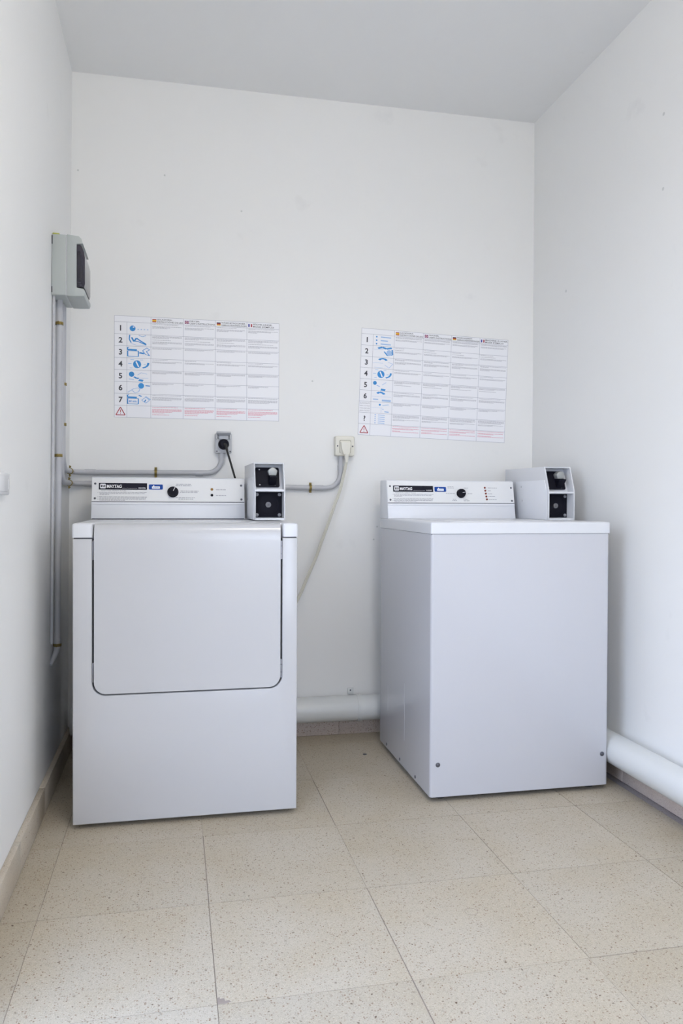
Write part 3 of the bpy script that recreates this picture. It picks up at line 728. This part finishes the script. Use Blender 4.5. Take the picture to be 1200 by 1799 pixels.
# door
bm = bmesh.new(); qx0, qx1, qz = -.2355, .3285, .4065; rc = .036
def dy(z): return dy0 - .002 + (0 if z < .872 else (z - .872) ** 1.5 * .75)
bot = [(qx0 + rc - rc * math.cos(R(a)), qz + rc - rc * math.sin(R(a))) for a in range(0, 91, 9)] + [(qx1 - rc + rc * math.sin(R(a)), qz + rc - rc * math.cos(R(a))) for a in range(0, 91, 9)]
front = [bm.verts.new((x, dy(z), z)) for x, z in bot]; bm.faces.new(front)
L0, R0 = front[0], front[-1]
rowsL, rowsR = [L0], [R0]
for z in (.60, .80, .868, .8745, .882, .892, .902, .9105, .9165, .9205):
    yy_ = dy(z) + (0 if z < .91 else (.0025, .008, .0)[0] if z < .915 else (.006 if z < .92 else .012))
    a = bm.verts.new((qx0, yy_, z)); b = bm.verts.new((qx1, yy_, z)); bm.faces.new((rowsL[-1], rowsR[-1], b, a)); rowsL.append(a); rowsR.append(b)
a = bm.verts.new((qx0, dy0 + .026, .9215)); b = bm.verts.new((qx1, dy0 + .026, .9215)); bm.faces.new((rowsL[-1], rowsR[-1], b, a))
bd = [e for e in bm.edges if e.is_boundary and not all(v.co.y > dy0 + .02 for v in e.verts)]
ext = bmesh.ops.extrude_edge_only(bm, edges=bd)
for v in [g for g in ext['geom'] if isinstance(g, bmesh.types.BMVert)]: v.co.y = dy0 + .024
fe = [e for e in bm.edges if all(v in front for v in e.verts)]
door = finish('door', bm, m_enameld, dr, smooth=50)
bv = door.modifiers.new('bevel', 'BEVEL'); bv.width = .0022; bv.segments = 2; bv.limit_method = 'ANGLE'; bv.angle_limit = R(55)
for (z0, z1) in ((.809, .867), (.435, .493)):
    bm = bmesh.new(); h = (z1 - z0)
    for q, (a, b) in enumerate(((0, .28), (.30, .70), (.72, 1))): cyl(bm, ((qx1 + ax1) / 2, dy0 + .003, z0 + h * a), (0, 0, 1), .0042, h * (b - a), 14)
    tag(finish('hinge', bm, m_steel, dr), 'metal three-knuckle hinge')
for (z0, z1) in ((.812, .870), (.442, .502)):
    tag(finish('hinge_filler', nbox(ax0 + .0012, ax0 + .0042, dy0 + .002, dy0 + .024, z0, z1, bev=.0006), m_steel, dr), 'narrow metal filler strip in the door gap')
finish('lint_filter_lid', nbox(-.02, .22, 2.70, 2.90, .9222, .9238, bev=.0006), m_enamel2, dr)
console(dr, -.297, .2625, 'd')
coin_meter(dr, .2735, .3815)
feet(dr, (-.25, .335), (2.58, 3.05))

# ---- washer
wx0, wx1, wy0, wy1 = .823, 1.4655, 2.464, 3.115
wa = thing('washer', 'white coin-operated top-loading washing machine on the right, plain front panel', 'washing machine', ((wx0 + wx1) / 2, (wy0 + wy1) / 2, 0))
bm = bmesh.new(); box(bm, wx0, wx1, wy0, wy1, .018, .8856)
es = [e for e in bm.edges if abs(e.verts[0].co.z - e.verts[1].co.z) > .1]
bmesh.ops.bevel(bm, geom=es, offset=.010, segments=5, affect='EDGES', profile=.5)
es = [e for e in bm.edges if all(v.co.z < .02 for v in e.verts) and len(e.link_faces) == 2]
bmesh.ops.bevel(bm, geom=es, offset=.003, segments=2, affect='EDGES', profile=.5)
finish('cabinet', bm, m_enamel, wa)
# thin raised lines shaped in for reflections and scratches on the left flank
for (y, za, zb_) in ((2.760, .12, .33), (2.985, .17, .27)):
    finish('flank_line', nbox(wx0 - .0004, wx0 + .001, y, y + .004, za, zb_, bev=.0002, seg=1), m_enamel, wa)
finish('top_joint', nbox(wx0 + .002, wx1 - .002, wy0 + .002, wy1 - .002, .8835, .8870), m_dark, wa, smooth=0)
bm = bmesh.new(); box(bm, wx0 - .002, wx1 + .002, wy0 - .003, wy1, .8868, .9255)
es = [e for e in bm.edges if abs(e.verts[0].co.z - e.verts[1].co.z) > .01 or all(v.co.z > .9 for v in e.verts)]
bmesh.ops.bevel(bm, geom=es, offset=.007, segments=4, affect='EDGES', profile=.5)
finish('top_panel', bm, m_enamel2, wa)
finish('lid', nbox(.90, 1.345, 2.50, 2.965, .9252, .9272, bev=.0008), m_enamel2, wa)
for (x, z) in ((.850, .126), (1.4435, .126)):
    bm = bmesh.new(); dome(bm, (x, wy0, z), (0, -1, 0), .0062, .003, 14, 3); ring(bm, (x, wy0 - .0005, z), (0, 1, 0), .0058, .0078, .001, 18); finish('screw', bm, m_screw, wa)
for y in (3.003, 2.818, 2.624):
    bm = bmesh.new(); dome(bm, (wx0, y, .034), (-1, 0, 0), .006, .003, 12, 3); finish('screw', bm, m_screw, wa)
finish('base_frame', nbox(wx0 + .012, wx1 - .012, wy0 + .03, wy1 - .01, .010, .020), m_dark, wa, smooth=0)
console(wa, .8255, 1.3645, 'w')
coin_meter(wa, 1.3815, 1.490)
bm = bmesh.new()
for q in range(4): box(bm, 1.3778, 1.3790, 2.80, 2.90, 1.000 + q * .016, 1.0008 + q * .016)
feet(wa, (.875, 1.42), (2.52, 3.05))
bm.free()

# ------------------------------------------------------------------ drain pipe along back and right walls
PR, PZ = .0525, .1235; py = YB - .0575; px = XR - .0535
dp = thing('drain_pipe', 'thick white plastic drain pipe running low round the back and right walls', 'pipe', (px, py, .07))
bm = bmesh.new(); tube(bm, [(XL + .02, py, PZ), (px - .12, py, PZ)], PR, 36); finish('pipe', bm, m_pvc, dp)
bm = bmesh.new(); tube(bm, [(px, py - .12, PZ + .002), (px, YF + .02, PZ + .002)], PR, 36); finish('pipe', bm, m_pvc, dp)
bm = bmesh.new(); tube(bm, [(px - .11, py, PZ)] + arc((px - .07, py - .07, PZ), .07, 90, 0, 8, (1, 0, 0), (0, 1, 0)) + [(px, py - .10, PZ)], PR + .004, 36); finish('elbow', bm, m_pvc, dp)
def big_clip(c, ax, tabdir, scr):
    bm = bmesh.new(); ring(bm, c, ax, PR, PR + .0028, .020, 36); ring(bm, c, ax, PR, PR + .0042, .006, 36)
    return bm
bm = big_clip((.762, py, PZ), (1, 0, 0), 0, 0); box(bm, .7265, .7525, YB - .012, YB - .001, PZ + PR - .006, PZ + PR + .020, bev=.002)
cl = finish('pipe_clip', bm, m_pvc, dp)
bm = bmesh.new(); dome(bm, (.7375, YB - .012, PZ + PR + .011), (0, -1, 0), .0035, .0015, 12, 3); finish('screw', bm, m_screw, cl)
bm = bmesh.new(); ring(bm, (px, 1.2, PZ + .002), (0, 1, 0), PR, PR + .003, .02, 36); box(bm, XR - .012, XR - .001, 1.19, 1.21, PZ + PR - .006, PZ + PR + .02, bev=.002); finish('pipe_clip', bm, m_pvc, dp)

# ------------------------------------------------------------------ distribution box on the left wall
eb = thing('distribution_box', 'grey wall-mounted electrical distribution box with smoked window, high on the left wall', 'electrical box', (XL, 2.88, 1.68))
ey0, ey1, ez0, ez1 = 2.795, 2.975, 1.680, 1.884
finish('back_box', nbox(XL, -.3545, ey0, ey1, ez0, ez1, bev=.004, seg=3), m_greybox, eb)
finish('joint', nbox(-.356, -.352, ey0 + .0015, ey1 - .0015, ez0 + .0015, ez1 - .0015), m_sock, eb, smooth=0)
prof = [(-.3525, ez0 - .001), (-.3525, ez1 + .001), (-.336, ez1 - .001), (-.316, ez1 - .003), (-.308, ez1 - .010), (-.302, 1.857), (-.323, 1.855), (-.323, 1.708), (-.302, 1.706), (-.2965, 1.700), (-.2960, 1.690), (-.2985, ez0 + .001), (-.330, ez0 - .001)]
bm = bmesh.new(); prism(bm, prof, 'Y', ey0 - .001, ey1 + .001, bev=.0016)
finish('cover', bm, m_greybox, eb)
wp = [(-.3225, 1.711), (-.3225, 1.852), (-.3125, 1.8535), (-.3065, 1.847), (-.2995, 1.830), (-.2960, 1.812), (-.2960, 1.722), (-.2985, 1.711)]
# thin smoked shell
bm = bmesh.new(); prism(bm, wp, 'Y', ey0 + .001, ey1 - .008)
sh = finish('smoked_window', bm, m_smoke, eb, smooth=30)
for q in range(6):
    y = ey0 + .018 + q * .024
    bm = bmesh.new(); box(bm, -.3215, -.3130, y, y + .0225, 1.735, 1.835, bev=.001); b_ = finish('circuit_breaker', bm, m_sock if q % 2 else m_black, sh)
    bm = bmesh.new(); box(bm, -.3130, -.3065, y + .006, y + .016, 1.775, 1.795, bev=.001)
    for v in bm.verts: pass
    bm.free()
finish('cable_gland', nbox(-.398, -.376, 2.80, 2.83, ez1 - .001, ez1 + .005, bev=.0015), m_yplug, eb)
for (z0, z1) in ((1.85, 1.878), (1.688, 1.708)):
    finish('fixing_slot', nbox(XL + .0004, XL + .0035, ey0 - .0008, ey0 + .002, z0, z1), m_dark, eb, smooth=0)

# ------------------------------------------------------------------ conduits
CR = .0104
def clamp(par, c, ax, toward, r=CR):
    """brass ring clamp with its two screw lugs"""
    c = Vector(c); ax = Vector(ax); toward = Vector(toward)
    bm = bmesh.new(); ring(bm, c, ax, r + .0002, r + .0026, .010, 20)
    side = ax.cross(toward).normalized()
    for s in (-1, 1):
        q = c + side * s * (r + .006)
        e = [c + side * s * (r + .001) - ax * .005, c + side * s * (r + .011) + ax * .005]
        a = Vector((min(e[0].x, e[1].x), min(e[0].y, e[1].y), min(e[0].z, e[1].z))); b = Vector((max(e[0].x, e[1].x), max(e[0].y, e[1].y), max(e[0].z, e[1].z)))
        tw = Vector([abs(t) for t in toward])
        a -= tw * .0022; b += tw * .0022
        box(bm, a.x, b.x, a.y, b.y, a.z, b.z, bev=.0006, seg=1)
    k = finish('clamp', bm, m_brass, par)
    for s in (-1, 1):
        bm = bmesh.new(); q = c + side * s * (r + .0065) - toward * .0022; dome(bm, q, -toward, .0032, .0035, 10, 3); finish('screw', bm, m_brass, k)
    # threaded foot to the wall
    bm = bmesh.new(); cyl(bm, c + toward * (r + .0015), toward, .003, .0022, 10); finish('foot', bm, m_brass, k)
CX = XL + .0165
yA, yC, yB_ = 2.868, 2.922, 2.962
# A: straight down, ending in an elbow that turns into the left wall
t = thing('electrical_conduit', 'grey vertical conduit nearest the camera, ending in an open elbow beside the dryer', 'conduit', (CX, yA, .44))
bm = bmesh.new(); tube(bm, [(CX, yA, ez0 + .002), (CX, yA, .505)], CR); finish('tube', bm, m_conduit, t)
bm = bmesh.new(); tube(bm, [(CX, yA, .515), (CX, yA, .485)] + [(CX - .002 - .006 * q, yA - .010 - .024 * q, .468 - .017 * q) for q in range(3)] , [CR + .0015] * 2 + [CR, CR * .85, CR * .55]); finish('elbow', bm, m_conduit, t)
for z in (1.600, 1.146, .492): clamp(t, (CX, yA, z), (0, 0, 1), (-1, 0, 0))
# a slimmer one in front of it
t = thing('electrical_conduit', 'slim grey pipe hugging the left wall, leftmost of the vertical pipes', 'conduit', (XL + .006, 2.812, .505))
bm = bmesh.new(); tube(bm, [(XL + .006, 2.812, ez0 + .002), (XL + .006, 2.812, .505)], .0052, 12); finish('tube', bm, m_conduit, t)
bm = bmesh.new(); tube(bm, [(XL + .006, 2.812, 1.42), (XL + .006, 2.812, 1.385)], .0058, 12); finish('coupling', bm, m_conduit, t)
# B: upper run to the left socket
zB, hy = 1.104, YB - CR - .005
t = thing('electrical_conduit', 'grey conduit bending from left wall into upper horizontal run, up to the grey socket', 'conduit', (CX, yB_, zB - .01))
bm = bmesh.new(); tube(bm, [(CX, yB_, ez0 + .002), (CX, yB_, 1.17)], CR); finish('tube', bm, m_conduit, t)
p = [(CX, yB_, 1.18)] + arc((CX, yB_ + .075, 1.18), .075, 180, 270, 8, (0, 1, 0), (0, 0, 1)) + [(CX, 3.19, zB)] + arc((CX + .05, 3.225, zB), .05, 180, 90, 7, (1, 0, 0), (0, 1, 0))
p = [Vector(q) for q in p]
for q in p[-8:]: q.y = min(q.y, hy)
bm = bmesh.new(); tube(bm, p + [Vector((-.295, hy, zB))], CR); finish('corner_bend', bm, m_conduit, t)
bm = bmesh.new(); tube(bm, [(-.30, hy, zB), (.12, hy, zB + .003)], CR); finish('tube', bm, m_conduit, t)
bm = bmesh.new(); tube(bm, [(.105, hy, zB + .003), (.125, hy, zB + .003)] + arc((.132, hy, zB + .061), .058, 270, 360, 8, (1, 0, 0), (0, 0, 1)) + [(.190, hy, 1.192)], CR); finish('bend', bm, m_conduit, t)
for a, b in ((-.345, -.305), (.085, .115)):
    bm = bmesh.new(); tube(bm, [(a, hy, zB + .001), (b, hy, zB + .001)], CR + .0014); finish('coupling', bm, m_conduit, t)
bm = bmesh.new(); tube(bm, [(.190, hy, 1.168), (.190, hy, 1.185)], CR + .0014); finish('coupling', bm, m_conduit, t)
clamp(t, (-.073, hy, zB + .002), (1, 0, 0), (0, 1, 0)); clamp(t, (CX, 3.17, zB), (0, 1, 0), (-1, 0, 0)); clamp(t, (CX, yB_, 1.405), (0, 0, 1), (-1, 0, 0)); clamp(t, (CX, yB_, 1.262), (0, 0, 1), (-1, 0, 0))
# C: lower run to the right socket
zC_ = 1.0585
t = thing('electrical_conduit', 'grey conduit bending into lower horizontal run behind dryer console, up to the ivory socket', 'conduit', (CX, yC, zC_ - .01))
bm = bmesh.new(); tube(bm, [(CX, yC, ez0 + .002), (CX, yC, 1.14)], CR); finish('tube', bm, m_conduit, t)
p = [(CX, yC, 1.15)] + arc((CX, yC + .09, 1.15), .0915, 180, 270, 8, (0, 1, 0), (0, 0, 1)) + [(CX, 3.19, zC_)] + arc((CX + .05, 3.225, zC_), .05, 180, 90, 7, (1, 0, 0), (0, 1, 0))
p = [Vector(q) for q in p]
for q in p[-8:]: q.y = min(q.y, hy)
bm = bmesh.new(); tube(bm, p + [Vector((-.295, hy, zC_))], CR); finish('corner_bend', bm, m_conduit, t)
bm = bmesh.new(); tube(bm, [(-.30, hy, zC_), (.61, hy, 1.0495)], CR); finish('tube', bm, m_conduit, t)
bm = bmesh.new(); tube(bm, [(.60, hy, 1.0495), (.622, hy, 1.0493)] + arc((.628, hy, 1.1113), .062, 270, 360, 8, (1, 0, 0), (0, 0, 1)) + [(.690, hy, 1.185)], CR); finish('bend', bm, m_conduit, t)
for a, b in ((-.345, -.305), (.580, .615)):
    bm = bmesh.new(); tube(bm, [(a, hy, zC_ if a < 0 else 1.0495), (b, hy, zC_ if a < 0 else 1.0495)], CR + .0014); finish('coupling', bm, m_conduit, t)
bm = bmesh.new(); tube(bm, [(.690, hy, 1.125), (.690, hy, 1.145)], CR + .0014); finish('coupling', bm, m_conduit, t)
clamp(t, (.560, hy, 1.050), (1, 0, 0), (0, 1, 0)); clamp(t, (CX, 3.15, zC_), (0, 1, 0), (-1, 0, 0))

# ------------------------------------------------------------------ sockets, plugs, cords
sx, sz = .197, 1.232
so = thing('wall_socket', 'grey weatherproof wall socket with lifted flap and black plug, above the dryer', 'socket', (sx, YB, sz - .044))
bm = bmesh.new(); prism(bm, rrect(sx - .034, sx + .034, sz - .044, sz + .038, .006, 4), 'Y', YB - .030, YB, bev=.002); finish('housing', bm, m_sock, so)
bm = bmesh.new(); ring(bm, (sx, YB - .031, sz - .008), (0, 1, 0), .0225, .0265, .008, 32); finish('collar', bm, m_sock, so)
bm = bmesh.new(); prism(bm, [(YB - .030, sz + .026), (YB - .030, sz + .034), (YB - .066, sz + .043), (YB - .068, sz + .036), (YB - .040, sz + .026)], 'X', sx - .030, sx + .028, bev=.0015)
box(bm, sx - .031, sx - .026, YB - .05, YB - .026, sz + .012, sz + .034, bev=.001); box(bm, sx + .024, sx + .029, YB - .05, YB - .026, sz + .012, sz + .034, bev=.001)
finish('flap', bm, m_sock, so)
finish('hinge_plate', nbox(sx - .019, sx + .019, YB - .040, YB - .030, sz + .011, sz + .028, bev=.001), m_sock, so)
for (a, b) in ((-.027, -.037), (.027, -.037)):
    bm = bmesh.new(); dome(bm, (sx + a, YB - .030, sz + b), (0, -1, 0), .0032, .001, 12, 2); finish('screw', bm, m_screw, so)
pc = thing('power_cord', 'black plug and cable hanging from the grey socket down behind the dryer console', 'cable', (sx, YB - .04, sz - .01))
bm = bmesh.new(); cyl(bm, (sx, YB - .0302, sz - .008), (0, -1, 0), .0220, .026, 28, r2=.0195); cyl(bm, (sx, YB - .0562, sz - .008), (0, -1, 0), .0195, .004, 28, r2=.014)
finish('plug', bm, m_black, pc)
bm = bmesh.new()
pts = [(sx + .004, YB - .058, sz - .008), (sx + .008, YB - .067, sz - .018), (sx + .013, YB - .070, sz - .040), (sx + .026, YB - .074, sz - .085), (sx + .040, YB - .080, sz - .135), (sx + .052, YB - .090, sz - .18), (sx + .06, YB - .10, .98), (sx + .06, YB - .10, .80)]
tube(bm, pts, [.006, .0058, .0042] + [.0040] * 5, 12); finish('cable', bm, m_rubber, pc)

ix, iz = .7045, 1.2265
so = thing('wall_socket', 'square ivory wall socket with ivory plug, between the two posters', 'socket', (ix, YB, iz - .044))
bm = bmesh.new(); prism(bm, rrect(ix - .041, ix + .041, iz - .042, iz + .042, .007, 4), 'Y', YB - .034, YB, bev=.004, seg=3); finish('housing', bm, m_ivory, so)
bm = bmesh.new(); prism(bm, rrect(ix - .0235, ix + .0245, iz - .030, iz + .0245, .005, 4), 'Y', YB - .0355, YB - .033); finish('recess_rim', bm, mat('socket_seam', (.16, .15, .10), .7), so)
bm = bmesh.new(); prism(bm, rrect(ix - .0222, ix + .0232, iz - .030, iz + .0232, .005, 4), 'Y', YB - .0375, YB - .033, bev=.0005); finish('insert', bm, m_ivory, so)
for a in (-.032, .033):
    bm = bmesh.new(); dome(bm, (ix + a, YB - .034, iz - .001 * (a > 0)), (0, -1, 0), .0032, .001, 12, 2); finish('screw', bm, m_screw, so)
pc = thing('power_cord', 'ivory plug and long cord hanging from ivory socket to behind the dryer', 'cable', (ix, YB - .05, iz - .04))
bm = bmesh.new()
prism(bm, [(ix - .0205, iz + .017), (ix + .0215, iz + .017), (ix + .0215, iz - .002), (ix + .0165, iz - .0375), (ix - .0095, iz - .0375), (ix - .0195, iz - .005)], 'Y', YB - .053, YB - .0376, bev=.003, seg=3)
finish('plug', bm, m_ivory, pc)
bm = bmesh.new(); tube(bm, [(ix + .004, YB - .049, iz - .036), (ix + .004, YB - .050, iz - .052), (ix + .004, YB - .050, iz - .070)], [.0098, .0085, .0062], 16); finish('strain_relief', bm, m_ivory, pc)
cp = [(.7085, 3.243, 1.160), (.6955, 3.242, 1.103), (.6800, 3.240, 1.040), (.6590, 3.238, .984), (.6340, 3.235, .913), (.6060, 3.230, .840), (.5760, 3.224, .760), (.5400, 3.215, .682), (.5080, 3.205, .612), (.47, 3.19, .55), (.40, 3.17, .48)]
# catmull-rom
def smooth(P_, n=6):
    P_ = [Vector(q) for q in P_]; o_ = []
    for i in range(len(P_) - 1):
        a, b, c, d = P_[max(i - 1, 0)], P_[i], P_[i + 1], P_[min(i + 2, len(P_) - 1)]
        for k in range(n):
            t_ = k / n; o_.append(.5 * ((2 * b) + (c - a) * t_ + (2 * a - 5 * b + 4 * c - d) * t_ ** 2 + (3 * b - 3 * c + d - a) * t_ ** 3))
    return o_ + [P_[-1]]
bm = bmesh.new()
for s_ in (-1, 1):                                           # twin-core cord: two cores side by side
    tube(bm, [q + Vector((.0026 * s_, 0, -.0012 * s_)) for q in smooth(cp)], .0037, 10)
finish('cable', bm, m_cord, pc)

# ------------------------------------------------------------------ light switch on the left wall (cut by the frame)
sw = thing('light_switch', 'small white plastic switch on the left wall at the frame edge', 'switch', (XL, 1.99, 1.005))
bm = bmesh.new(); box(bm, XL, XL + .011, 1.905, 2.075, 1.003, 1.057, bev=.004, seg=3); finish('plate', bm, m_switch, sw)
finish('rocker', nbox(XL + .010, XL + .0145, 1.925, 2.040, 1.011, 1.049, bev=.002), m_switch, sw)
finish('end_tab', nbox(XL + .010, XL + .0125, 2.050, 2.060, 1.016, 1.042, bev=.001), m_switch, sw)

bpy.data.objects.remove(FO)
